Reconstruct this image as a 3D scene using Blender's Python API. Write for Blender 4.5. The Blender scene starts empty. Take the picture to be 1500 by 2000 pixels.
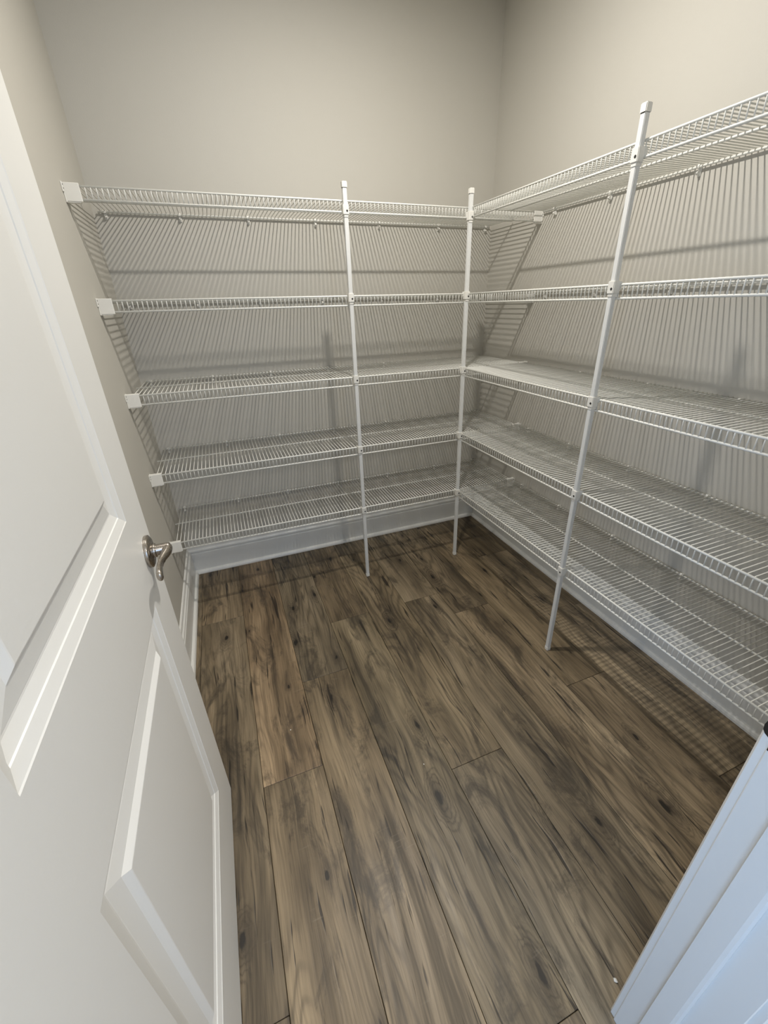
import bpy, bmesh, math, random
from mathutils import Vector, Matrix

scene = bpy.context.scene
COL = scene.collection
random.seed(7)

# ------------------------------------------------------------------ camera
F_PX, OX, OY = 817.98, 17.4, -6.26
YAW, PITCH, ROLL = 0.3665, 0.4542, -0.0272
CAM = Vector((0.3469, -2.2407, 1.3275))
fw = Vector((math.sin(YAW) * math.cos(PITCH), math.cos(YAW) * math.cos(PITCH), -math.sin(PITCH)))
rt = Vector((math.cos(YAW), -math.sin(YAW), 0.0))
up = rt.cross(fw)
rt2 = rt * math.cos(ROLL) + up * math.sin(ROLL)
up2 = -rt * math.sin(ROLL) + up * math.cos(ROLL)
cam_data = bpy.data.cameras.new('camera')
cam_data.sensor_fit = 'HORIZONTAL'
cam_data.sensor_width = 36.0
cam_data.lens = F_PX / 1500.0 * 36.0
cam_data.shift_x = -OX / 1500.0
cam_data.shift_y = OY / 1500.0
cam_data.clip_start = 0.01
cam = bpy.data.objects.new('camera', cam_data)
M = Matrix((rt2, up2, -fw)).transposed().to_4x4()
M.translation = CAM
cam.matrix_world = M
COL.objects.link(cam)
scene.camera = cam

# ------------------------------------------------------------------ world, light levels, exposure
world = bpy.data.worlds.new('daylight_beyond_the_doorway')
scene.world = world
world.use_nodes = True
wb = world.node_tree.nodes['Background']
DAYLIGHT_COLOR = (0.43, 0.64, 1.0)
DAYLIGHT_RADIANCE = 4.9
wb.inputs['Color'].default_value = (*DAYLIGHT_COLOR, 1)
wb.inputs['Strength'].default_value = 1.0
world.cycles.sampling_method = 'NONE'
# closet lamp: a small flush LED puck on the ceiling
LAMP_POWER = 23.0
LAMP_COLOR = (1.0, 0.95, 0.875)
LAMP_POS = Vector((0.91, -1.02, 2.52))
LAMP_R = 0.028
# unseen fill lamp added outside the doorway to brighten door and near floor
HALL_FILL_POS = Vector((1.22, -3.30, 2.49))
HALL_FILL_R = 0.17
HALL_FILL_POWER = 31.0
HALL_FILL_COLOR = (1.0, 0.94, 0.85)
vs = scene.view_settings
vs.view_transform = 'Standard'
vs.look = 'None'
vs.gamma = 1.0
vs.use_curve_mapping = False
vs.exposure = 0.10

# ------------------------------------------------------------------ room dimensions (metres)
W = 1.80            # closet width, left wall x=0
D_BACK = 0.406      # depth of shelves on the back wall (y=0)
D_RIGHT = 0.371     # depth of shelves on the right wall
Y_FRONT = -2.105    # closet face of the front wall
Y_HALL = -2.220     # hall face of the front wall
CEIL = 2.545
ZS = [1.682, 1.365, 1.047, 0.728, 0.410]
LIP = 0.042
PITCH_WIRE = 0.01535
PITCH_RIGHT = 0.01572
OPEN_L, OPEN_R, OPEN_H = 0.108, 0.852, 2.05

# ------------------------------------------------------------------ helpers
def mesh_obj(name, bm, mat, parent=None, smooth=False):
    me = bpy.data.meshes.new(name)
    bm.normal_update()
    bm.to_mesh(me)
    bm.free()
    if smooth:
        for p in me.polygons:
            p.use_smooth = True
    if mat is not None:
        me.materials.append(mat)
    o = bpy.data.objects.new(name, me)
    COL.objects.link(o)
    if parent is not None:
        o.parent = parent
    return o

def link_copy(name, src, loc, parent=None, rot=None):
    o = bpy.data.objects.new(name, src.data)
    COL.objects.link(o)
    o.location = loc
    if rot is not None:
        o.rotation_euler = rot
    if parent is not None:
        o.parent = parent
    return o

def empty(name, loc=(0, 0, 0), rotz=0.0):
    o = bpy.data.objects.new(name, None)
    o.empty_display_size = 0.05
    o.location = loc
    o.rotation_euler = (0, 0, rotz)
    COL.objects.link(o)
    return o

def tag(o, label, category, group=None, kind=None):
    o['label'] = label
    o['category'] = category
    if group:
        o['group'] = group
    if kind:
        o['kind'] = kind
    return o

def add_box(bm, lo, hi, bevel=0.0, seg=1):
    r = bmesh.ops.create_cube(bm, size=1.0)
    vs_ = r['verts']
    c = [(a + b) / 2 for a, b in zip(lo, hi)]
    s = [abs(b - a) for a, b in zip(lo, hi)]
    for v in vs_:
        v.co = Vector((c[0] + v.co.x * s[0], c[1] + v.co.y * s[1], c[2] + v.co.z * s[2]))
    if bevel > 0:
        es = list({e for v in vs_ for e in v.link_edges})
        bmesh.ops.bevel(bm, geom=es, offset=bevel, segments=seg, affect='EDGES', clamp_overlap=True)

def add_tube(bm, pts, rad, n=8, caps=True):
    """sweep a circle along a polyline; rad is a number or one per point"""
    pts = [Vector(p) for p in pts]
    rads = rad if isinstance(rad, (list, tuple)) else [rad] * len(pts)
    rings = []
    t0 = (pts[1] - pts[0]).normalized()
    ref = Vector((0, 0, 1)) if abs(t0.z) < 0.9 else Vector((1, 0, 0))
    nrm = t0.cross(ref).normalized()
    for i, p in enumerate(pts):
        if i == 0:
            t = (pts[1] - p)
        elif i == len(pts) - 1:
            t = (p - pts[i - 1])
        else:
            t = (pts[i + 1] - p).normalized() + (p - pts[i - 1]).normalized()
        t.normalize()
        nrm = (nrm - t * nrm.dot(t)).normalized()
        b = t.cross(nrm)
        rings.append([bm.verts.new(p + (nrm * math.cos(2 * math.pi * k / n) + b * math.sin(2 * math.pi * k / n)) * rads[i]) for k in range(n)])
    for a, b_ in zip(rings[:-1], rings[1:]):
        for k in range(n):
            bm.faces.new((a[k], a[(k + 1) % n], b_[(k + 1) % n], b_[k]))
    if caps:
        bm.faces.new(rings[0][::-1])
        bm.faces.new(rings[-1])

def add_lathe(bm, prof, mtx, n=32):
    """prof: (radius, height) pairs along local +Z"""
    rings = []
    for r, h in prof:
        if r < 1e-6:
            rings.append([bm.verts.new(mtx @ Vector((0, 0, h)))])
        else:
            rings.append([bm.verts.new(mtx @ Vector((r * math.cos(2 * math.pi * k / n), r * math.sin(2 * math.pi * k / n), h))) for k in range(n)])
    for a, b in zip(rings[:-1], rings[1:]):
        for k in range(n):
            k2 = (k + 1) % n
            if len(a) == 1 and len(b) == 1:
                continue
            if len(a) == 1:
                bm.faces.new((a[0], b[k2], b[k])) if False else bm.faces.new((a[0], b[k], b[k2]))
            elif len(b) == 1:
                bm.faces.new((a[k], a[k2], b[0]))
            else:
                bm.faces.new((a[k], a[k2], b[k2], b[k]))

def add_extrude(bm, poly, axis, a, b):
    """extrude a closed 2-D polygon along axis from a to b. axis 'x': poly=(y,z); 'y': poly=(x,z); 'z': poly=(x,y)"""
    def P(p, t):
        return {'x': Vector((t, p[0], p[1])), 'y': Vector((p[0], t, p[1])), 'z': Vector((p[0], p[1], t))}[axis]
    A = [bm.verts.new(P(p, a)) for p in poly]
    B = [bm.verts.new(P(p, b)) for p in poly]
    n = len(poly)
    fs = [bm.faces.new(A), bm.faces.new(B)]
    for k in range(n):
        fs.append(bm.faces.new((A[k], A[(k + 1) % n], B[(k + 1) % n], B[k])))
    bmesh.ops.recalc_face_normals(bm, faces=fs)

# ------------------------------------------------------------------ materials
class NT:
    def __init__(self, mat):
        self.t = mat.node_tree
    def n(self, typ, **kw):
        nd = self.t.nodes.new(typ)
        for k, v in kw.items():
            if k.startswith('i_'):
                nd.inputs[int(k[2:])].default_value = v
            else:
                setattr(nd, k, v)
        return nd
    def l(self, a, b):
        self.t.links.new(a, b)
    def math(self, op, a, b=None, c=None, clamp=False):
        nd = self.n('ShaderNodeMath', operation=op, use_clamp=clamp)
        for i, v in enumerate((a, b, c)):
            if v is None:
                continue
            if isinstance(v, (int, float)):
                nd.inputs[i].default_value = v
            else:
                self.l(v, nd.inputs[i])
        return nd.outputs[0]
    def ramp(self, v, stops, interp='LINEAR'):
        nd = self.n('ShaderNodeValToRGB')
        cr = nd.color_ramp
        cr.interpolation = interp
        while len(cr.elements) < len(stops):
            cr.elements.new(0.5)
        for e, (p, c) in zip(cr.elements, stops):
            e.position = p
            e.color = (c, c, c, 1) if isinstance(c, (int, float)) else (*c, 1)
        self.l(v, nd.inputs[0])
        return nd.outputs[0]
    def mix(self, fac, a, b, blend='MIX'):
        nd = self.n('ShaderNodeMix', data_type='RGBA', blend_type=blend)
        for s, v in ((0, fac), (6, a), (7, b)):
            if isinstance(v, (int, float)):
                nd.inputs[s].default_value = v
            elif isinstance(v, (tuple, list)):
                nd.inputs[s].default_value = (*v[:3], 1)
            else:
                self.l(v, nd.inputs[s])
        return nd.outputs[2]

def base_mat(name, color, rough=0.5, metal=0.0, spec=0.5):
    m = bpy.data.materials.new(name)
    m.use_nodes = True
    b = m.node_tree.nodes['Principled BSDF']
    b.inputs['Base Color'].default_value = (*color, 1)
    b.inputs['Roughness'].default_value = rough
    b.inputs['Metallic'].default_value = metal
    b.inputs['Specular IOR Level'].default_value = spec
    return m, b, NT(m)

def paint_mat(name, color, rough, bump, scale, var=0.02, spec=0.4):
    m, b, g = base_mat(name, color, rough, spec=spec)
    tc = g.n('ShaderNodeTexCoord')
    nz = g.n('ShaderNodeTexNoise', noise_dimensions='3D')
    nz.inputs['Scale'].default_value = scale
    nz.inputs['Detail'].default_value = 4
    g.l(tc.outputs['Object'], nz.inputs['Vector'])
    n2 = g.n('ShaderNodeTexNoise')
    n2.inputs['Scale'].default_value = 3.0
    g.l(tc.outputs['Object'], n2.inputs['Vector'])
    lo = tuple(c * (1 - var) for c in color)
    hi = tuple(min(1, c * (1 + var)) for c in color)
    g.l(g.mix(n2.outputs['Fac'], lo, hi), b.inputs['Base Color'])
    bp = g.n('ShaderNodeBump')
    bp.inputs['Strength'].default_value = bump
    bp.inputs['Distance'].default_value = 0.001
    g.l(nz.outputs['Fac'], bp.inputs['Height'])
    g.l(bp.outputs['Normal'], b.inputs['Normal'])
    return m

MAT = {}
MAT['wall'] = paint_mat('greige_wall_paint', (0.53, 0.512, 0.462), 0.75, 0.18, 260.0, 0.012, 0.25)
MAT['ceiling'] = paint_mat('white_ceiling_paint', (0.80, 0.79, 0.76), 0.85, 0.3, 200.0, 0.01, 0.2)
MAT['trim'] = paint_mat('white_semigloss_trim', (0.76, 0.76, 0.73), 0.36, 0.08, 150.0, 0.01, 0.45)
MAT['door'] = paint_mat('white_semigloss_door', (0.80, 0.80, 0.775), 0.38, 0.15, 190.0, 0.01, 0.45)
MAT['wire'] = paint_mat('white_vinyl_coated_wire', (0.80, 0.80, 0.755), 0.38, 0.0, 100.0, 0.01, 0.5)
MAT['plastic'] = paint_mat('white_plastic', (0.80, 0.79, 0.745), 0.42, 0.04, 200.0, 0.01, 0.45)
MAT['pole'] = paint_mat('white_painted_steel_tube', (0.74, 0.75, 0.74), 0.35, 0.03, 100.0, 0.01, 0.5)
MAT['dark'] = paint_mat('dark_screw_hole', (0.02, 0.02, 0.02), 0.6, 0.0, 50.0)
MAT['subfloor'] = paint_mat('dark_plank_joint', (0.012, 0.010, 0.008), 0.9, 0.0, 50.0)

def nickel():
    m, b, g = base_mat('satin_nickel', (0.42, 0.385, 0.345), 0.27, 1.0)
    tc = g.n('ShaderNodeTexCoord')
    mp = g.n('ShaderNodeMapping')
    mp.inputs['Scale'].default_value = (900, 60, 900)
    g.l(tc.outputs['Object'], mp.inputs['Vector'])
    nz = g.n('ShaderNodeTexNoise')
    nz.inputs['Scale'].default_value = 1.0
    g.l(mp.outputs['Vector'], nz.inputs['Vector'])
    g.l(g.ramp(nz.outputs['Fac'], [(0.3, 0.22), (0.7, 0.34)]), b.inputs['Roughness'])
    return m
MAT['nickel'] = nickel()
MAT['bronze'] = base_mat('dark_bronze_metal', (0.035, 0.030, 0.025), 0.45, 0.6)[0]

def lens_mat():
    m = bpy.data.materials.new('glowing_lamp_lens')
    m.use_nodes = True
    t = m.node_tree
    t.nodes.remove(t.nodes['Principled BSDF'])
    em = t.nodes.new('ShaderNodeEmission')
    em.inputs['Color'].default_value = (*LAMP_COLOR, 1)
    em.inputs['Strength'].default_value = 8.0
    m.cycles.emission_sampling = 'NONE'
    t.links.new(em.outputs[0], t.nodes['Material Output'].inputs['Surface'])
    return m
MAT['lens'] = lens_mat()

def wood():
    m, b, g = base_mat('weathered_brown_wood_plank', (0.1, 0.08, 0.06), 0.4, spec=0.45)
    tc = g.n('ShaderNodeTexCoord')
    oi = g.n('ShaderNodeObjectInfo')
    off = g.n('ShaderNodeCombineXYZ')
    g.l(g.math('MULTIPLY', oi.outputs['Random'], 37.3), off.inputs[0])
    g.l(g.math('MULTIPLY', oi.outputs['Random'], 83.1), off.inputs[1])
    g.l(g.math('MULTIPLY', oi.outputs['Random'], 11.7), off.inputs[2])
    add = g.n('ShaderNodeVectorMath', operation='ADD')
    g.l(tc.outputs['Object'], add.inputs[0])
    g.l(off.outputs[0], add.inputs[1])
    P = add.outputs[0]
    def noise(sx, sy, detail=4, rough=0.55, dist=0.0, vec=None):
        mp = g.n('ShaderNodeMapping')
        mp.inputs['Scale'].default_value = (sx, sy, 1)
        g.l(vec or P, mp.inputs['Vector'])
        nz = g.n('ShaderNodeTexNoise')
        nz.inputs['Scale'].default_value = 1.0
        nz.inputs['Detail'].default_value = detail
        nz.inputs['Roughness'].default_value = rough
        nz.inputs['Distortion'].default_value = dist
        g.l(mp.outputs['Vector'], nz.inputs['Vector'])
        return nz.outputs['Fac']
    # gentle sideways warp so that the grain wanders
    warp = noise(3.0, 2.2, 2)
    wv = g.n('ShaderNodeCombineXYZ')
    g.l(g.math('MULTIPLY', g.math('SUBTRACT', warp, 0.5), 0.055), wv.inputs[0])
    addw = g.n('ShaderNodeVectorMath', operation='ADD')
    g.l(P, addw.inputs[0])
    g.l(wv.outputs[0], addw.inputs[1])
    PW = addw.outputs[0]
    tone = noise(9.0, 1.6, 3, 0.5, 0.3, PW)
    streak = noise(38.0, 1.7, 5, 0.6, 0.2, PW)
    fibre = noise(230.0, 7.0, 3, 0.6, 0.0, PW)
    # knots: stretched cells, only some of them carry a knot
    mk = g.n('ShaderNodeMapping')
    mk.inputs['Scale'].default_value = (7.5, 2.9, 1.0)
    g.l(PW, mk.inputs['Vector'])
    vo = g.n('ShaderNodeTexVoronoi', voronoi_dimensions='2D')
    vo.inputs['Scale'].default_value = 1.0
    g.l(mk.outputs['Vector'], vo.inputs['Vector'])
    sepc = g.n('ShaderNodeSeparateColor')
    g.l(vo.outputs['Color'], sepc.inputs[0])
    has = g.math('GREATER_THAN', sepc.outputs[0], 0.55)
    size = g.math('MULTIPLY_ADD', sepc.outputs[1], 0.75, 0.35)
    kd = g.math('DIVIDE', g.math('ADD', vo.outputs['Distance'], g.math('MULTIPLY', g.math('SUBTRACT', noise(90, 40, 3), 0.5), 0.10)), size)
    halo = g.math('MULTIPLY', g.ramp(kd, [(0.04, 1.0), (0.34, 0.0)], 'EASE'), has)
    # growth rings: contour lines of a stretched field, swirling round the knots
    mp = g.n('ShaderNodeMapping')
    mp.inputs['Scale'].default_value = (1.0, 0.10, 1.0)
    g.l(PW, mp.inputs['Vector'])
    wave = g.n('ShaderNodeTexNoise')
    wave.inputs['Scale'].default_value = 8.0
    wave.inputs['Detail'].default_value = 1.5
    g.l(mp.outputs['Vector'], wave.inputs['Vector'])
    field = g.math('ADD', wave.outputs['Fac'], g.math('MULTIPLY', halo, 0.16))
    rings = g.math('SINE', g.math('MULTIPLY', field, 150.0))
    rings = g.math('MULTIPLY_ADD', rings, 0.5, 0.5)
    # base colour
    c = g.ramp(tone, [(0.30, (0.100, 0.075, 0.046)), (0.5, (0.206, 0.158, 0.099)), (0.70, (0.318, 0.249, 0.161))])
    s = g.ramp(streak, [(0.32, 0.44), (0.45, 0.88), (0.64, 1.15)])
    c = g.mix(1.0, c, s, 'MULTIPLY')
    fb = g.ramp(fibre, [(0.28, 0.66), (0.5, 1.0), (0.72, 1.20)])
    c = g.mix(1.0, c, fb, 'MULTIPLY')
    rmask = g.ramp(noise(4.5, 0.9, 2), [(0.42, 0.10), (0.58, 1.0)])
    rg = g.ramp(rings, [(0.0, 0.52), (0.35, 0.95), (1.0, 1.10)])
    c = g.mix(g.math('MULTIPLY', rmask, 0.8), c, g.mix(1.0, c, rg, 'MULTIPLY'))
    # dark smoky stains
    st = g.ramp(noise(10.0, 3.6, 7, 0.70, 0.9), [(0.52, 0.0), (0.63, 1.0)])
    c = g.mix(g.math('MULTIPLY', st, 0.66), c, (0.034, 0.027, 0.020))
    # short dark cracks along the grain
    ck = g.ramp(noise(75.0, 4.5, 2.5, 0.55, 0.3, PW), [(0.635, 0.0), (0.685, 1.0)])
    c = g.mix(g.math('MULTIPLY', ck, 0.88), c, (0.016, 0.012, 0.009))
    # pale saw marks across the grain
    sw = g.math('MULTIPLY', g.ramp(noise(14.0, 150.0, 2), [(0.60, 0.0), (0.72, 1.0)]), g.ramp(noise(8.0, 6.0, 2), [(0.58, 0.0), (0.68, 1.0)]))
    c = g.mix(g.math('MULTIPLY', sw, 0.28), c, (0.30, 0.25, 0.19))
    # knot shading: smoky halo and a small black core
    c = g.mix(g.math('MULTIPLY', halo, 0.50), c, (0.030, 0.022, 0.016))
    core = g.math('MULTIPLY', g.ramp(kd, [(0.045, 1.0), (0.080, 0.0)]), has)
    c = g.mix(g.math('MULTIPLY', core, 0.93), c, (0.010, 0.008, 0.006))
    # each plank has its own overall tone, the rightmost rows with painted shade
    c = g.mix(1.0, c, oi.outputs['Color'], 'MULTIPLY')
    g.l(c, b.inputs['Base Color'])
    g.l(g.ramp(streak, [(0.3, 0.50), (0.7, 0.36)]), b.inputs['Roughness'])
    bp = g.n('ShaderNodeBump')
    bp.inputs['Strength'].default_value = 0.35
    bp.inputs['Distance'].default_value = 0.0012
    hgt = g.math('ADD', g.math('MULTIPLY', fibre, 0.4), g.math('MULTIPLY', streak, 0.8))
    hgt = g.math('SUBTRACT', hgt, g.math('MULTIPLY', ck, 0.6))
    g.l(hgt, bp.inputs['Height'])
    g.l(bp.outputs['Normal'], b.inputs['Normal'])
    return m
MAT['wood'] = wood()

# ------------------------------------------------------------------ the setting: walls, ceiling, floor
T = 0.10
def slab(name, boxes, mat, label, cat):
    bm = bmesh.new()
    for lo, hi in boxes:
        add_box(bm, lo, hi)
    o = mesh_obj(name, bm, mat)
    return tag(o, label, cat, kind='structure')

slab('wall_left', [((-T, Y_FRONT, 0), (0, T, CEIL))], MAT['wall'], 'plain greige side wall behind the open door', 'wall')
slab('wall_back', [((0, 0, 0), (W, T, CEIL))], MAT['wall'], 'plain greige back wall behind the long wire shelves', 'wall')
slab('wall_right', [((W, Y_FRONT, 0), (W + T, T, CEIL))], MAT['wall'], 'plain greige side wall on the right behind wire shelves', 'wall')
JT = 0.018
slab('wall_front', [((-1.2, Y_HALL, 0), (OPEN_L - JT, Y_FRONT, CEIL)),
                    ((OPEN_R + JT, Y_HALL, 0), (3.0, Y_FRONT, CEIL)),
                    ((OPEN_L - JT, Y_HALL, OPEN_H + JT), (OPEN_R + JT, Y_FRONT, CEIL))],
     MAT['wall'], 'greige front wall around the doorway', 'wall')
slab('ceiling', [((-T, Y_FRONT, CEIL), (W + T, T, CEIL + 0.08))], MAT['ceiling'], 'flat white closet ceiling', 'ceiling')

HALL_Y, HALL_L, HALL_R = -4.2, -1.2, 3.0
# the room outside the doorway, with a wide window on its left side
slab('ceiling_hall', [((HALL_L, HALL_Y, CEIL), (HALL_R, Y_HALL, CEIL + 0.08))], MAT['ceiling'], 'flat white ceiling outside the doorway', 'ceiling')
slab('wall_hall_right', [((HALL_R, HALL_Y, 0), (HALL_R + T, Y_FRONT, CEIL))], MAT['ceiling'], 'unseen white side wall outside the doorway on the right', 'wall')  # white paint chosen to bounce light onto the door
def window_wall(name, wname, fixed, axis, lo, hi, w0, w1, z0, z1, out, wall_label, win_label):
    """wall across axis from lo to hi with one window opening w0..w1 x z0..z1; out = outward direction (+1/-1) on the fixed axis"""
    f1 = fixed + out * T
    def B(a, b, za, zb, c=fixed, d=f1):
        p, q_ = min(c, d), max(c, d)
        return ((p, a, za), (q_, b, zb)) if axis == 'y' else ((a, p, za), (b, q_, zb))
    slab(name, [B(lo, hi, 0, z0), B(lo, hi, z1, CEIL), B(lo, w0, z0, z1), B(w1, hi, z0, z1)], MAT['ceiling'], wall_label, 'wall')
    c, d = fixed + out * 0.02, fixed + out * 0.07
    m = (w0 + w1) / 2
    slab(wname, [B(w0, w0 + 0.05, z0, z1, c, d), B(w1 - 0.05, w1, z0, z1, c, d), B(m - 0.025, m + 0.025, z0 + 0.05, z1 - 0.05, c, d),
                 B(w0 + 0.05, w1 - 0.05, z0, z0 + 0.05, c, d), B(w0 + 0.05, w1 - 0.05, z1 - 0.05, z1, c, d)], MAT['trim'], win_label, 'window')
    # daylight entering through the pane
    pd = bpy.data.lights.new('window_daylight', 'AREA')
    pd.shape = 'RECTANGLE'
    pd.size, pd.size_y = (z1 - z0, w1 - w0) if axis == 'y' else (w1 - w0, z1 - z0)
    pd.color = DAYLIGHT_COLOR
    pd.energy = DAYLIGHT_RADIANCE * math.pi * pd.size * pd.size_y
    po = bpy.data.objects.new('window_daylight', pd)
    e = fixed + out * (T + 0.01)
    po.location = (e, m, (z0 + z1) / 2) if axis == 'y' else (m, e, (z0 + z1) / 2)
    po.rotation_euler = (0, -math.pi / 2, 0) if axis == 'y' else (math.pi / 2, 0, 0)
    COL.objects.link(po)
window_wall('wall_hall_left', 'window_1', HALL_L, 'y', HALL_Y, Y_FRONT, -3.80, -2.45, 0.45, 2.15, -1,
            'pale side wall with a window outside the doorway on the left', 'white framed window to the left outside the doorway')
window_wall('wall_hall_rear', 'window_2', HALL_Y, 'x', HALL_L - T, HALL_R + T, 0.30, 1.20, 1.0, 2.10, -1,
            'pale wall with a small window behind the camera', 'white framed window behind the camera')
floor = slab('floor', [((-1.2, HALL_Y, -0.04), (3.0, T, -0.010))], MAT['subfloor'],
             'brown wood plank floor with knots and dark stains', 'floor')
PW_ = 0.187
def plank(x0, x1, y0, y1, color):
    g_ = 0.0006
    bm = bmesh.new()
    hx, hy = (x1 - x0) / 2 - g_, (y1 - y0) / 2 - g_
    add_box(bm, (-hx, -hy, -0.0095), (hx, hy, 0.0), 0.0009)
    o = mesh_obj('plank', bm, MAT['wood'], floor)
    o.location = ((x0 + x1) / 2, (y0 + y1) / 2, 0.0)
    o.color = (*color, 1)
    return o
LEN = 1.36
# joint position of each row of planks, seen in the photograph
row_joint = {0: -0.49, 1: -1.355, 2: -1.0, 3: -0.708, 4: -1.527, 5: -0.708, 6: -0.877, 7: -1.414, 8: -0.50, 9: -1.05, -1: -0.9}
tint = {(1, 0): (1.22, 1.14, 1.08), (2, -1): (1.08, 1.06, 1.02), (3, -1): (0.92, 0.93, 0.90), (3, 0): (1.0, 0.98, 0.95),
        (4, 0): (1.0, 1.0, 0.97), (1, -1): (1.02, 1.0, 0.97), (7, 0): (0.9, 0.88, 0.84), (8, 0): (0.72, 0.70, 0.66), (9, 0): (0.7, 0.68, 0.64)}  # rightmost rows darkened: shade under the shelves painted into the plank tone
for k in range(-7, 16):
    x0 = 0.048 + PW_ * k
    x1 = x0 + PW_
    jy = row_joint.get(k, -0.3 - (k * 0.43) % 1.3)
    for i in range(-3, 3):
        a = jy + i * LEN
        bnd = a + LEN
        lo_y, hi_y = max(a, HALL_Y), min(bnd, 0.0)
        lo_x, hi_x = max(x0, -1.2), min(x1, 3.0)
        rj = random.uniform(0.86, 1.10)
        wj = random.uniform(-0.03, 0.03)
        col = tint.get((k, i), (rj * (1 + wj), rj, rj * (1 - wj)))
        # inside the closet the rows stop at the side walls; beyond the front wall they go on
        segs = []
        if hi_y > Y_FRONT:
            cx0, cx1 = max(lo_x, 0.0), min(hi_x, W)
            if cx1 - cx0 > 0.01:
                segs.append((cx0, cx1, lo_y if lo_y > Y_FRONT or (cx0 > -0.01 and cx1 < W + 0.01) else Y_FRONT, hi_y))
                if (cx0 > lo_x + 0.001 or cx1 < hi_x - 0.001):
                    segs[-1] = (cx0, cx1, max(lo_y, Y_FRONT), hi_y)
                    if lo_y < Y_FRONT:
                        segs.append((lo_x, hi_x, lo_y, Y_FRONT))
            elif lo_y < Y_FRONT:
                segs.append((lo_x, hi_x, lo_y, Y_FRONT))
        elif hi_y - lo_y > 0.01:
            segs.append((lo_x, hi_x, lo_y, hi_y))
        for s_ in segs:
            if s_[1] - s_[0] > 0.01 and s_[3] - s_[2] > 0.01:
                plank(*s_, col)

# ------------------------------------------------------------------ baseboards
BB = [(0.0, 0.0), (0.0150, 0.0), (0.0150, 0.120), (0.0138, 0.124), (0.0105, 0.126), (0.0105, 0.130), (0.0138, 0.132), (0.0142, 0.138), (0.0125, 0.143), (0.0085, 0.147), (0.0072, 0.150), (0.0072, 0.162), (0.0045, 0.167), (0.0, 0.168)]
SHOE = [(0.0145, 0.0005), (0.0290, 0.0005), (0.0285, 0.009), (0.0250, 0.016), (0.0200, 0.0195), (0.0145, 0.0205)]
def baseboard(name, axis, sgn, wall, a, b, label):
    def prof(P):
        return [(wall + sgn * u, v) for u, v in P]
    bm = bmesh.new()
    add_extrude(bm, prof(BB), axis, a, b)
    o = mesh_obj(name, bm, MAT['trim'])
    tag(o, label, 'baseboard', kind='structure')
    bm = bmesh.new()
    add_extrude(bm, prof(SHOE), axis, a, b)
    mesh_obj('shoe_moulding', bm, MAT['trim'], o)
baseboard('baseboard_back', 'x', -1, 0.0, 0.0, W, 'white baseboard along the back wall below the lowest shelf')
baseboard('baseboard_left', 'y', 1, 0.0, Y_FRONT + 0.002, -0.0295, 'white baseboard along the left wall beside the door')
baseboard('baseboard_right', 'y', -1, W, Y_FRONT + 0.002, -0.0295, 'white baseboard along the right wall under the lowest shelf')

# ------------------------------------------------------------------ door frame
def jamb(name, x_face, sgn, label):
    bm = bmesh.new()
    add_box(bm, (x_face, Y_HALL, 0.0), (x_face + sgn * JT, Y_FRONT, OPEN_H + JT), 0.0012)
    o = mesh_obj(name, bm, MAT['trim'])
    tag(o, label, 'door frame', kind='structure')
    bm = bmesh.new()
    pr = [(x_face + sgn * 0.001, Y_FRONT - 0.036), (x_face - sgn * 0.0115, Y_FRONT - 0.036), (x_face - sgn * 0.0115, Y_FRONT - 0.064),
          (x_face - sgn * 0.0100, Y_FRONT - 0.0685), (x_face - sgn * 0.006, Y_FRONT - 0.071), (x_face + sgn * 0.001, Y_FRONT - 0.071)]
    add_extrude(bm, pr, 'z', 0.001, OPEN_H)
    mesh_obj('door_stop', bm, MAT['trim'], o)
    return o
jamb_r = jamb('trim_1', OPEN_R, 1, 'white painted door jamb with stop on the right of the doorway')
jamb_l = jamb('trim_2', OPEN_L, -1, 'white painted hinge-side door jamb beside the open door')
bm = bmesh.new()
add_box(bm, (OPEN_L, Y_HALL, OPEN_H), (OPEN_R, Y_FRONT, OPEN_H + JT), 0.001)
o = mesh_obj('trim_3', bm, MAT['trim'])
tag(o, 'white painted head jamb across the top of the doorway', 'door frame', kind='structure')
bm = bmesh.new()
add_box(bm, (OPEN_L + 0.0115, Y_FRONT - 0.071, OPEN_H - 0.0115), (OPEN_R - 0.0115, Y_FRONT - 0.036, OPEN_H), 0.002)
mesh_obj('door_stop', bm, MAT['trim'], o)

CAS = [(0.0, 0.0), (0.0, 0.009), (0.004, 0.012), (0.010, 0.0115), (0.016, 0.0135), (0.040, 0.0165), (0.052, 0.0165), (0.057, 0.014), (0.057, 0.0)]
def casing(name, x_edge, sgn, y_wall, ysgn, label):
    bm = bmesh.new()
    add_extrude(bm, [(x_edge + sgn * u, y_wall + ysgn * v) for u, v in CAS], 'z', 0.0005, OPEN_H + 0.062)
    o = mesh_obj(name, bm, MAT['trim'])
    tag(o, label, 'door casing', kind='structure')
casing('trim_4', OPEN_R + 0.003, 1, Y_FRONT, 1, 'white door casing on the closet side of the right jamb')
casing('trim_5', OPEN_R + 0.005, 1, Y_HALL, -1, 'white door casing on the hall side of the right jamb')
casing('trim_6', OPEN_L - 0.005, -1, Y_HALL, -1, 'white door casing on the hall side of the hinge jamb')
def head_casing(name, y_wall, ysgn, label):
    bm = bmesh.new()
    add_extrude(bm, [(y_wall + ysgn * v, OPEN_H + 0.005 + u) for u, v in CAS], 'x', OPEN_L - 0.005, OPEN_R + 0.003)
    o = mesh_obj(name, bm, MAT['trim'])
    tag(o, label, 'door casing', kind='structure')
head_casing('trim_7', Y_FRONT, 1, 'white head casing above the doorway on the closet side')
head_casing('trim_8', Y_HALL, -1, 'white head casing above the doorway on the hall side')

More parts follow.
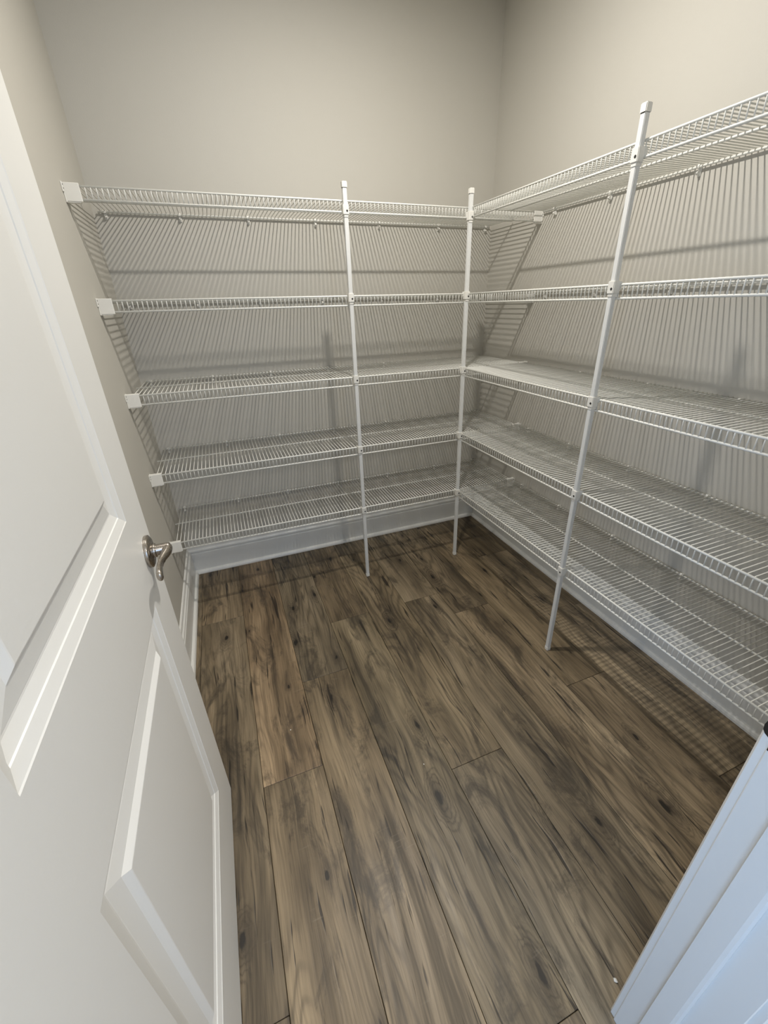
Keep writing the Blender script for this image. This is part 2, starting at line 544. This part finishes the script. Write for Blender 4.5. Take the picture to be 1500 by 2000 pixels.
# strike plate on the right jamb
bm = bmesh.new()
add_box(bm, (OPEN_R - 0.0016, Y_FRONT - 0.034, 0.856), (OPEN_R + 0.0005, Y_FRONT - 0.001, 0.912), 0.0005)
cz_ = 0.886
lip_pts = []
for dy_, hz2 in ((-0.004, 0.013), (0.003, 0.0125), (0.007, 0.0105), (0.0095, 0.007), (0.0105, 0.0)):
    lip_pts.append((dy_, hz2))
outline = [(y_, z_) for y_, z_ in lip_pts] + [(y_, -z_) for y_, z_ in reversed(lip_pts[:-1])]
add_extrude(bm, [(Y_FRONT + y_, cz_ + z_) for y_, z_ in outline], 'x', OPEN_R - 0.0016, OPEN_R + 0.0010)
sp = mesh_obj('strike_plate', bm, MAT['bronze'], jamb_r)
sp['label'] = 'dark metal strike plate'
bm = bmesh.new()
for zz in (0.8615, 0.9065):
    mt = Matrix.Translation((OPEN_R - 0.0015, Y_FRONT - 0.018, zz)) @ Matrix.Rotation(-math.pi / 2, 4, 'Y')
    add_lathe(bm, [(0.0045, 0), (0.0038, 0.0009), (0.0, 0.0011)], mt, 12)
mesh_obj('screw', bm, MAT['bronze'], sp)

# ------------------------------------------------------------------ the open door (hall face turned to +X)
DX1 = 0.143           # visible face
DX0 = DX1 - 0.035
DY_L = -1.325         # latch edge
DY_H = -2.070         # hinge edge
DZ0, DZ1 = 0.010, 2.035
door = empty('door_1', (DX0, DY_H, DZ0))
tag(door, 'white two-panel door standing open against the left wall', 'door', kind='structure')

# panel moulding profile, measured inwards from the panel opening: (inset, depth)
MOULD = [(0.0, 0.0), (0.0015, 0.0012), (0.0155, 0.0058), (0.0165, 0.0074), (0.0305, 0.0118), (0.0330, 0.0120), (0.0345, 0.0116), (0.0600, 0.0078), (0.0700, 0.0016), (0.0715, 0.0012)]
PANELS = [(DY_H + 0.118, DY_L - 0.128, 0.205, 0.806), (DY_H + 0.118, DY_L - 0.128, 0.993, 1.905)]

def leaf_face(bm, xf, sgn):
    """one moulded face of the door; sgn=+1 faces +X"""
    ys = [DY_H, PANELS[0][0], PANELS[0][1], DY_L]
    zs = [DZ0, PANELS[0][2], PANELS[0][3], PANELS[1][2], PANELS[1][3], DZ1]
    grid = {}
    for i, y in enumerate(ys):
        for j, z in enumerate(zs):
            grid[i, j] = bm.verts.new((xf, y, z))
    def quad(a, b, c, d):
        bm.faces.new((a, b, c, d) if sgn > 0 else (d, c, b, a))
    for i in range(3):
        for j in range(5):
            if i == 1 and j in (1, 3):
                y0, y1, z0, z1 = ys[1], ys[2], zs[j], zs[j + 1]
                prev = [grid[1, j], grid[2, j], grid[2, j + 1], grid[1, j + 1]]
                for u, dp in MOULD[1:]:
                    cur = [bm.verts.new((xf - sgn * dp, yy, zz)) for yy, zz in ((y0 + u, z0 + u), (y1 - u, z0 + u), (y1 - u, z1 - u), (y0 + u, z1 - u))]
                    for k in range(4):
                        quad(prev[k], prev[(k + 1) % 4], cur[(k + 1) % 4], cur[k])
                    prev = cur
                quad(*prev)
            else:
                quad(grid[i, j], grid[i + 1, j], grid[i + 1, j + 1], grid[i, j + 1])
    return grid
bm = bmesh.new()
ga = leaf_face(bm, DX1, 1)
gb = leaf_face(bm, DX0, -1)
def rim(seq):
    for (a, b) in zip(seq[:-1], seq[1:]):
        bm.faces.new((ga[a], gb[a], gb[b], ga[b]))
rim([(i, 0) for i in range(4)])
rim([(3, j) for j in range(6)])
rim([(i, 5) for i in range(3, -1, -1)])
rim([(0, j) for j in range(5, -1, -1)])
bmesh.ops.recalc_face_normals(bm, faces=bm.faces[:])
leaf = mesh_obj('door_leaf', bm, MAT['door'])
leaf.parent = door
leaf.matrix_parent_inverse = Matrix.Translation(-Vector((DX0, DY_H, DZ0)))

def under(o, parent, origin):
    o.parent = parent
    o.matrix_parent_inverse = Matrix.Translation(-Vector(origin))
    return o

KY, KZ = -1.385, 0.892
def handle(sgn, xf):
    RX = Matrix.Translation((xf, KY, KZ)) @ Matrix.Rotation(sgn * math.pi / 2, 4, 'Y')
    bm = bmesh.new()
    add_lathe(bm, [(0.0, 0.0), (0.0325, 0.0), (0.0330, 0.0006), (0.0330, 0.0060), (0.0327, 0.0066), (0.0285, 0.0092), (0.0280, 0.0094), (0.0170, 0.0100), (0.0165, 0.0103), (0.0, 0.0104)], RX, 48)
    rose = under(mesh_obj('door_handle', bm, MAT['nickel'], smooth=True), door, (DX0, DY_H, DZ0))
    rose['label'] = 'satin nickel lever handle with round rose'
    bm = bmesh.new()
    add_lathe(bm, [(0.0, 0.0100), (0.0140, 0.0100), (0.0144, 0.0106), (0.0144, 0.0158), (0.0140, 0.0164), (0.0118, 0.0170), (0.0116, 0.0176), (0.0112, 0.0400), (0.0100, 0.0425), (0.0, 0.0432)], RX, 32)
    mesh_obj('neck', bm, MAT['nickel'], rose, smooth=True)
    # wave-shaped lever pointing towards the hinge
    bm = bmesh.new()
    # (along the door, out from the neck, drop, half height, half thickness)
    path = [(0.0085, 0.0000, 0.000, 0.0055, 0.0060), (0.0060, 0.0002, 0.000, 0.0086, 0.0088), (0.000, 0.0005, 0.000, 0.0108, 0.0100), (-0.010, 0.0004, -0.001, 0.0106, 0.0092),
            (-0.020, -0.0012, -0.002, 0.0098, 0.0074), (-0.031, -0.0046, -0.003, 0.0090, 0.0058), (-0.043, -0.0080, -0.005, 0.0088, 0.0050), (-0.055, -0.0098, -0.007, 0.0092, 0.0047),
            (-0.067, -0.0098, -0.009, 0.0104, 0.0054), (-0.079, -0.0090, -0.011, 0.0112, 0.0062), (-0.087, -0.0080, -0.012, 0.0104, 0.0060), (-0.0915, -0.0074, -0.0125, 0.0065, 0.0036)]
    n = 16
    rings = []
    xc = xf + sgn * 0.036
    for dy, ox_, dz, hz, hx in path:
        ring = []
        for k in range(n):
            a = 2 * math.pi * k / n
            ring.append(bm.verts.new((xc + sgn * ox_ + hx * math.cos(a), KY + dy, KZ + dz + hz * math.sin(a))))
        rings.append(ring)
    for a, b_ in zip(rings[:-1], rings[1:]):
        for k in range(n):
            bm.faces.new((a[k], a[(k + 1) % n], b_[(k + 1) % n], b_[k]))
    bm.faces.new(rings[0])
    bm.faces.new(rings[-1][::-1])
    bmesh.ops.recalc_face_normals(bm, faces=bm.faces[:])
    mesh_obj('lever', bm, MAT['nickel'], rose, smooth=True)
handle(1, DX1)
handle(-1, DX0)
# latch plate on the door edge, hinges on the far edge
bm = bmesh.new()
add_box(bm, (DX0 + 0.005, DY_L - 0.001, KZ - 0.028), (DX1 - 0.005, DY_L + 0.0008, KZ + 0.028), 0.0003)
add_extrude(bm, [(DX0 + 0.010, DY_L), (DX1 - 0.010, DY_L), (DX1 - 0.010, DY_L + 0.004), (DX0 + 0.012, DY_L + 0.011), (DX0 + 0.010, DY_L + 0.011)], 'z', KZ - 0.009, KZ + 0.009)
under(mesh_obj('latch', bm, MAT['nickel']), door, (DX0, DY_H, DZ0))
for hz in (0.25, 1.02, 1.83):
    bm = bmesh.new()
    add_tube(bm, [(DX0 - 0.004, DY_H - 0.006, hz - 0.045), (DX0 - 0.004, DY_H - 0.006, hz + 0.045)], 0.006, 12)
    add_box(bm, (DX0 - 0.002, DY_H - 0.0025, hz - 0.044), (DX1 - 0.006, DY_H + 0.0005, hz + 0.044))
    under(mesh_obj('hinge', bm, MAT['nickel']), door, (DX0, DY_H, DZ0))

# ------------------------------------------------------------------ wire shelves
R_ROD, R_WIRE = 0.0034, 0.0018
# Local frame of a shelf: +X runs along the shelf, the wall is the plane y=0, the front is at y=-depth, z=0 is the deck top.
def wire_mesh(depth):
    bm = bmesh.new()
    zt = -R_WIRE
    yf = -depth + R_WIRE
    pts = [(0, -0.007, zt), (0, yf + 0.005, zt), (0, yf + 0.0012, zt - 0.0014), (0, yf, zt - 0.006), (0, yf, -LIP)]
    add_tube(bm, pts, R_WIRE, 6)
    return bm
def bracket_mesh(sgn):
    """plastic end cap that carries the front lip on a side wall; sgn=+1: wall at local x=0, body towards +x"""
    bm = bmesh.new()
    def bx(x0, x1, y0, y1, z0, z1, bv=0.0012):
        add_box(bm, (min(sgn * x0, sgn * x1), y0, z0), (max(sgn * x0, sgn * x1), y1, z1), bv)
    bx(0.004, 0.046, -0.0035, 0.0, -0.045, 0.0035)         # front plate
    bx(0.004, 0.046, -0.0025, 0.013, 0.0005, 0.0035)       # top
    bx(0.004, 0.040, -0.0025, 0.013, -0.048, -0.045)       # bottom lip
    bx(0.0002, 0.0045, -0.0045, 0.016, -0.048, 0.0045)     # wall flange
    bx(0.0002, 0.0045, -0.012, -0.003, -0.022, 0.0045)     # ear with the screw holes
    return bm
def screw_mesh(sgn):
    bm = bmesh.new()
    for dz in (-0.003, -0.013):
        mt = Matrix.Translation((sgn * 0.0043, -0.0078, dz)) @ Matrix.Rotation(sgn * math.pi / 2, 4, 'Y')
        add_lathe(bm, [(0.0, 0.0), (0.0024, 0.0), (0.0020, 0.0009), (0.0, 0.001)], mt, 8)
    return bm
def clip_mesh():
    """wall clip that hooks over the rear rod; wall plane at y=0, rod centre at (-0.010, -0.0064)"""
    bm = bmesh.new()
    cy, cz = -0.010, -0.0064
    arc_o = [(cy + 0.0062 * math.cos(a), cz + 0.0062 * math.sin(a)) for a in [math.radians(t) for t in range(20, 221, 40)]]
    arc_i = [(cy + 0.0036 * math.cos(a), cz + 0.0036 * math.sin(a)) for a in [math.radians(t) for t in range(220, -21, -40)]]
    add_extrude(bm, arc_o + arc_i, 'x', -0.0045, 0.0045)
    add_box(bm, (-0.005, -0.0042, -0.030), (0.005, -0.0001, -0.0035), 0.0008)
    add_extrude(bm, [(-0.004, -0.014), (-0.0155, -0.019), (-0.0165, -0.0235), (-0.014, -0.026), (-0.004, -0.027)], 'x', -0.0035, 0.0035)
    return bm

protos = {}
def proto_mesh(key, maker, mat, smooth=False):
    if key not in protos:
        bm = maker()
        me = bpy.data.meshes.new(key)
        bm.normal_update()
        bm.to_mesh(me)
        bm.free()
        if smooth:
            for p in me.polygons:
                p.use_smooth = True
        me.materials.append(mat)
        protos[key] = me
    return protos[key]
def inst(name, me, loc, parent):
    o = bpy.data.objects.new(name, me)
    o.location = loc
    o.parent = parent
    COL.objects.link(o)
    return o

def rod_mesh(a, b, y, z):
    bm = bmesh.new()
    add_tube(bm, [(a, y, z), (b, y, z)], R_ROD, 10)
    return bm

def shelf(loc, rotz, depth, x0, x1, wires, clips, ends, label, key, group):
    s = empty('wire_shelf', loc, rotz)
    tag(s, label, 'shelf', group)
    zr = -2 * R_WIRE - R_ROD
    yf = -depth + R_ROD - 0.0006
    sm = dict(mat=MAT['wire'], smooth=True)
    for nm, y, z, a, b in (('front_rod', yf, -R_ROD - 0.0006, x0, x1), ('lip_rod', yf, -LIP + R_ROD, x0, x1),
                           ('middle_rod', -depth * 0.485, zr, x0 + 0.004, x1 - 0.004), ('rear_rod', -0.010, zr, x0 + 0.012, x1 - 0.008)):
        inst(nm, proto_mesh(f'{nm}_{key}', lambda: rod_mesh(a, b, y, z), **sm), (0, 0, 0), s)
    wm = proto_mesh(f'wire_{key}', lambda: wire_mesh(depth), **sm)
    for xw in wires:
        inst('wire', wm, (xw, 0, 0), s)
    cm = proto_mesh('wall_clip', clip_mesh, MAT['plastic'])
    for xc in clips:
        inst('wall_clip', cm, (xc, 0, 0), s)
    for xe, sg in ends:
        bkt = inst('end_bracket', proto_mesh(f'end_bracket_{sg}', lambda: bracket_mesh(sg), MAT['plastic']), (xe, -depth, 0), s)
        inst('screw', proto_mesh(f'bracket_screw_{sg}', lambda: screw_mesh(sg), MAT['dark']), (0, 0, 0), bkt)
    return s

ORD = ['topmost', 'second from the top', 'middle', 'second from the bottom', 'lowest']
back_wires = [0.0285 + PITCH_WIRE * k for k in range(int((W - 0.05) / PITCH_WIRE) + 1)]
back_clips = [0.042, 0.307, 0.575, 0.866, 1.172, 1.489, 1.760]
for i, z in enumerate(ZS):
    shelf((0, 0, z), 0.0, D_BACK, 0.006, W - 0.006, back_wires, back_clips, [(0.0, 1), (W, -1)],
          f'long white wire shelf on the back wall, {ORD[i]} of its five', 'back', 'wire shelves on the back wall')
# shelves on the right wall: local x runs towards the doorway (world -Y)
LR = -(D_BACK + 0.006) - (Y_FRONT + 0.003)
right_wires = [0.010 + PITCH_RIGHT * k for k in range(int((LR - 0.02) / PITCH_RIGHT) + 1)]
y_s = -(D_BACK + 0.006)
right_clips = [0.082, 0.375, 0.705, 1.020, 1.330, 1.62]
for i, z in enumerate(ZS):
    shelf((W, y_s, z), -math.pi / 2, D_RIGHT, 0.0, LR, right_wires, right_clips, [(LR, -1)],
          f'white wire shelf on the right wall, {ORD[i]} of its five', 'right', 'wire shelves on the right wall')

# ------------------------------------------------------------------ support poles
PS = 0.0078
def tube_mesh(zt):
    bm = bmesh.new()
    add_box(bm, (-PS, -PS, 0.010), (PS, PS, zt - 0.004), 0.0014, 2)
    return bm
def cap_mesh():
    bm = bmesh.new()
    add_box(bm, (-PS - 0.0018, -PS - 0.0018, -0.020), (PS + 0.0018, PS + 0.0018, 0.0), 0.0018, 2)
    return bm
def foot_mesh():
    bm = bmesh.new()
    add_box(bm, (-PS - 0.0012, -PS - 0.0012, 0.0), (PS + 0.0012, PS + 0.0012, 0.018), 0.002, 2)
    return bm
def clamp_mesh():
    """plastic collar around the tube with a hook to the shelf rod behind it (local +Y)"""
    bm = bmesh.new()
    c = PS + 0.0034
    add_box(bm, (-c, -c, -0.016), (c, c, 0.016), 0.0016, 2)
    add_box(bm, (-c, c - 0.002, -0.004), (c, c + 0.0085, 0.015), 0.0015)
    add_box(bm, (-c + 0.003, -c + 0.002, -0.024), (c - 0.003, c, -0.0155), 0.001)
    return bm
def clamp_screw():
    bm = bmesh.new()
    mt = Matrix.Translation((0.0035, -PS - 0.0036, -0.004)) @ Matrix.Rotation(math.pi / 2, 4, 'X')
    add_lathe(bm, [(0.0, 0.0), (0.0036, 0.0), (0.0030, 0.0008), (0.0, 0.0006)], mt, 12)
    return bm
def pole(x, y, rotz, ztop, label):
    p = empty('support_pole', (x, y, 0), rotz)
    tag(p, label, 'pole', 'shelf support poles')
    bm = tube_mesh(ztop)
    mesh_obj('tube', bm, MAT['pole'], p)
    inst('top_cap', proto_mesh('pole_top_cap', cap_mesh, MAT['plastic']), (0, 0, ztop), p)
    inst('foot', proto_mesh('pole_foot', foot_mesh, MAT['plastic']), (0, 0, 0), p)
    for i, z in enumerate(ZS):
        zc = z - (0.034 if i == 0 else 0.010)
        c = inst('clamp', proto_mesh('pole_clamp', clamp_mesh, MAT['plastic']), (0, 0, zc), p)
        inst('screw', proto_mesh('clamp_screw', clamp_screw, MAT['dark']), (0, 0, 0), c)
    return p
OFF = PS + 0.0042
pole(0.889, -D_BACK - OFF, 0.0, 1.734, 'slim white pole in front of the back wall shelves')
pole(W - D_RIGHT - 0.004, -D_BACK - OFF, 0.0, 1.742, 'slim white pole at the corner where both shelf runs meet')
pole(W - D_RIGHT - OFF, -1.232, -math.pi / 2, 1.748, 'slim white pole in front of the right wall shelves')

# ------------------------------------------------------------------ closet ceiling lamp and added hall fill lamp (above the frame)
def ceiling_lamp(pos, r, power, color, label):
    lamp = empty('ceiling_lamp', (pos.x, pos.y, CEIL))
    tag(lamp, label, 'lamp')
    hz_ = pos.z - CEIL
    bm = bmesh.new()
    add_lathe(bm, [(0.0, -0.0005), (r * 1.25 + 0.02, -0.0005), (r * 1.22 + 0.02, hz_ * 0.55), (r * 1.1 + 0.01, hz_ * 0.95), (r + 0.004, hz_ * 0.98), (r + 0.003, hz_ * 0.75), (0.0, hz_ * 0.75)], Matrix.Identity(4), 40)
    bmesh.ops.recalc_face_normals(bm, faces=bm.faces[:])
    mesh_obj('lamp_ring', bm, MAT['plastic'], lamp, smooth=True)
    bm = bmesh.new()
    add_lathe(bm, [(0.0, hz_ * 0.76), (r + 0.0025, hz_ * 0.76), (r + 0.002, hz_ * 0.88), (r * 0.6, hz_ * 0.93), (0.0, hz_ * 0.95)], Matrix.Identity(4), 32)
    bmesh.ops.recalc_face_normals(bm, faces=bm.faces[:])
    mesh_obj('lens', bm, MAT['lens'], lamp, smooth=True)
    ld = bpy.data.lights.new('lamp_light', 'AREA')
    ld.shape = 'DISK'
    ld.size = r * 2
    ld.energy = power
    ld.color = color
    lo_ = bpy.data.objects.new('lamp_light', ld)
    lo_.location = (0, 0, hz_ * 1.0)
    lo_.parent = lamp
    COL.objects.link(lo_)
ceiling_lamp(LAMP_POS, LAMP_R, LAMP_POWER, LAMP_COLOR, 'small round white ceiling lamp over the middle of the closet')
ceiling_lamp(HALL_FILL_POS, HALL_FILL_R, HALL_FILL_POWER, HALL_FILL_COLOR, 'added wide round fill lamp outside the doorway')

# ------------------------------------------------------------------ crumbs on the floor
def crumb(x, y, r, label):
    bm = bmesh.new()
    bmesh.ops.create_icosphere(bm, subdivisions=1, radius=r)
    for v in bm.verts:
        v.co = Vector((v.co.x * random.uniform(0.7, 1.3), v.co.y * random.uniform(0.7, 1.3), max(-r * 0.45, v.co.z * 0.55)))
    o = mesh_obj('white_crumb', bm, MAT['plastic'])
    o.location = (x, y, r * 0.45)
    tag(o, label, 'crumb', 'white crumbs on the floor')
crumb(0.900, -2.066, 0.0045, 'white paint crumb on the floor beside the right door casing')
crumb(0.345, -1.190, 0.0022, 'tiny white crumb on the light tan plank near the door')
crumb(0.722, -1.478, 0.0020, 'tiny white crumb on the plank in the middle of the floor')
